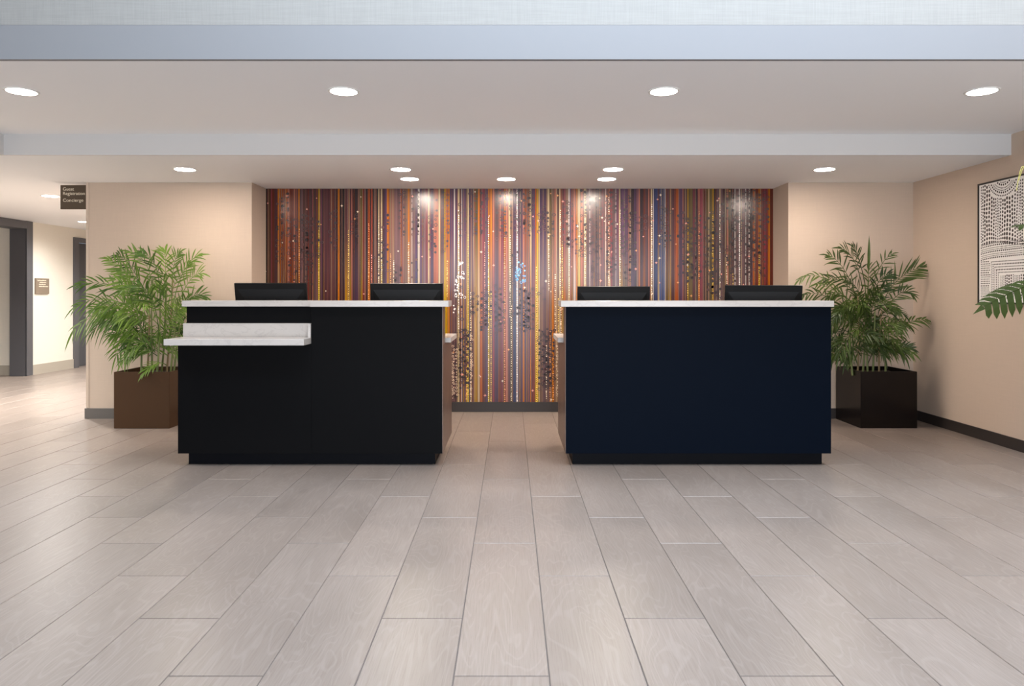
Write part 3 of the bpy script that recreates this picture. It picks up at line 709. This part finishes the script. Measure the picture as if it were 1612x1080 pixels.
FR = [(1345,490,1300,428,1259,440,-.1,{'l':.14,'dr':.55}),(1338,495,1295,458,1264,466,-.15,{'l':.13,'dr':.4}),(1352,480,1330,418,1304,402,.0,{'l':.17}),(1358,455,1346,404,1324,391,-.05,{'l':.18}),(1362,450,1352,402,1342,388,.05,{'l':.14}),
 (1370,460,1386,414,1404,400,.0,{'n':6,'l':.13,'w':.012}),(1384,490,1406,440,1450,420,.02,{'l':.20,'sp':48,'n':13,'f':Vector((.1,-1,.1)),'dr':.05}),(1388,495,1418,455,1434,462,-.1,{'l':.13}),
 (1388,530,1428,505,1458,504,-.05,{'l':.14,'dr':.45}),(1388,560,1418,546,1434,548,-.1,{'l':.13}),(1350,510,1320,482,1306,522,-.15,{'dr':.7}),(1345,530,1318,512,1310,560,-.1,{'dr':.6}),(1358,520,1335,480,1315,500,-.25,{'dr':.5}),
 (1360,540,1335,520,1320,560,-.22,{'dr':.6}),(1375,540,1395,500,1420,515,-.2,{'dr':.5}),(1370,520,1372,470,1395,450,-.2),(1362,500,1352,450,1330,440,-.22),(1368,490,1380,440,1400,432,-.1),(1355,480,1332,440,1300,440,.05),
 (1380,560,1405,530,1425,560,-.1,{'dr':.5}),(1355,560,1340,540,1330,570,-.22),(1372,560,1380,530,1392,560,-.24),(1352,500,1318,455,1285,448,-.22,{'l':.14,'dr':.4}),(1366,470,1367,440,1367,418,-.1,{'n':6})]
rp2 = palm('potted_palm', 'dark green palm in a square dark brown planter, by the right wall', (PX(1355, 6.41), PX(1444, 6.41), 6.41, 6.90, .51), M['potR'], M['leafR'], FR,
     [(1342,1338,480),(1350,1350,460),(1358,1362,450),(1366,1367,440),(1374,1378,470),(1384,1388,490),(1394,1392,520)], dp+.02, (1268, 1436, 410, 575, 44), .16)
vs, fs = [], []; b = P(1367, 430, 6.6)-rp2.location
blade(vs, fs, b, Vector((.02, 0, 1)).normalized(), Vector((0, -1, 0)), .35, .028, 0); mesh('frond', vs, fs, M['leafR'], rp2)

# foreground plant at the right edge of the picture
bx_, by_ = 3.22, 3.75
bl = empty('broad_leaf_plant', (bx_, by_, 0), 'broad-leaved green plant entering at the right picture edge, before the artwork', 'potted plant')
v = []; f = []; n = 28
for i, (r, z) in enumerate(((.15, 0), (.21, .40), (.22, .42), (.20, .42), (.19, .36))):
    for k in range(n): v.append((r*math.cos(2*math.pi*k/n), r*math.sin(2*math.pi*k/n), z))
for i in range(4):
    for k in range(n): f.append((i*n+k, i*n+(k+1) % n, (i+1)*n+(k+1) % n, (i+1)*n+k))
f.append(tuple(range(n))[::-1]); mesh('pot', v, f, M['potR'], bl, True)
v, f = disc_mesh(.192, .35, .37, n); mesh('soil', v, f, M['soil'], bl)
def lobed(parent, a, tip, wdt, lobes, nrm, stem_from):
    """one deeply lobed leaf with a petiole"""
    org = parent.location; a, tip, s0 = a-org, tip-org, stem_from-org
    ax = tip-a; L_ = ax.length; d = ax.normalized(); s = d.cross(nrm).normalized(); nn = s.cross(d)
    vs, fs = [], []
    mid = (s0+a)/2+Vector((0, 0, .12)); tube(vs, fs, [bez(s0, mid, a, i/8) for i in range(9)], .006, .004, 6)
    sp = [a+d*L_*t-Vector((0, 0, 1))*.10*L_*t*t for t in [i/lobes for i in range(lobes+1)]]
    tube(vs, fs, sp, .004, .001, 5)
    for i in range(lobes):
        t = i/lobes; wl = wdt*(math.sin(math.pi*(.18+.74*t)))**.8
        for sg_ in (-1, 1):
            b = len(vs); p0, p1 = sp[i], sp[i+1]
            dirn = (s*sg_*.88+d*.55).normalized()
            root0, root1 = p0, p0+(p1-p0)*.84
            e0 = root0+dirn*wl*.5-Vector((0, 0, 1))*wl*.10; e1 = root1+dirn*wl*.46-Vector((0, 0, 1))*wl*.09
            t1 = root0+(root1-root0)*.6+dirn*wl-Vector((0, 0, 1))*wl*.45
            q0 = root0+dirn*wl*.82-Vector((0, 0, 1))*wl*.27; q1 = root1+dirn*wl*.74-Vector((0, 0, 1))*wl*.24
            vs += [root0, root1, e1, e0, q1, q0, t1]
            fs += [(b, b+1, b+2, b+3), (b+3, b+2, b+4, b+5), (b+5, b+4, b+6)]
    b = len(vs); e = sp[-1]; vs += [e-s*.015, e+s*.015, e+d*.06-Vector((0, 0, .02))]; fs.append((b, b+1, b+2))
    return mesh('leaf', vs, fs, M['leafB'], parent)
top = Vector((bx_, by_, .38))
lobed(bl, P(1650, 437, 3.55), P(1548, 471, 3.50), .10, 9, Vector((-.2, -.75, .6)), top)
lobed(bl, P(1690, 352, 3.7), P(1603, 347, 3.75), .09, 8, Vector((0, -.3, 1)), top)
for k in range(5):
    an = math.radians(-70+k*62); r = .22+.06*R.random(); z = 1.0+.12*k
    a = Vector((bx_+.10*math.cos(an), by_+.10*math.sin(an), z)); tip = a+Vector((abs(r*math.cos(an))*.7, r*math.sin(an), -.08))
    lobed(bl, a, tip, .12, 8, Vector((.1, -.2, 1)), top)
vs, fs = [], []
org = bl.location
for pts in (((1600,300),(1606,262),(1612,238),(1618,300)), ((1604,284),(1612,250),(1630,230),(1650,300)), ((1618,300),(1640,420),(1660,600),(1668,760))):
    q = [P(x, y, 3.6)-org for x, y in pts]
    curve = []
    for i in range(13):
        t = i/12; curve.append(q[0]*(1-t)**3+q[1]*3*t*(1-t)**2+q[2]*3*t*t*(1-t)+q[3]*t**3)
    tube(vs, fs, curve, .0016, .0022, 5)
mesh('tendril', vs, fs, M['tendril'], bl)
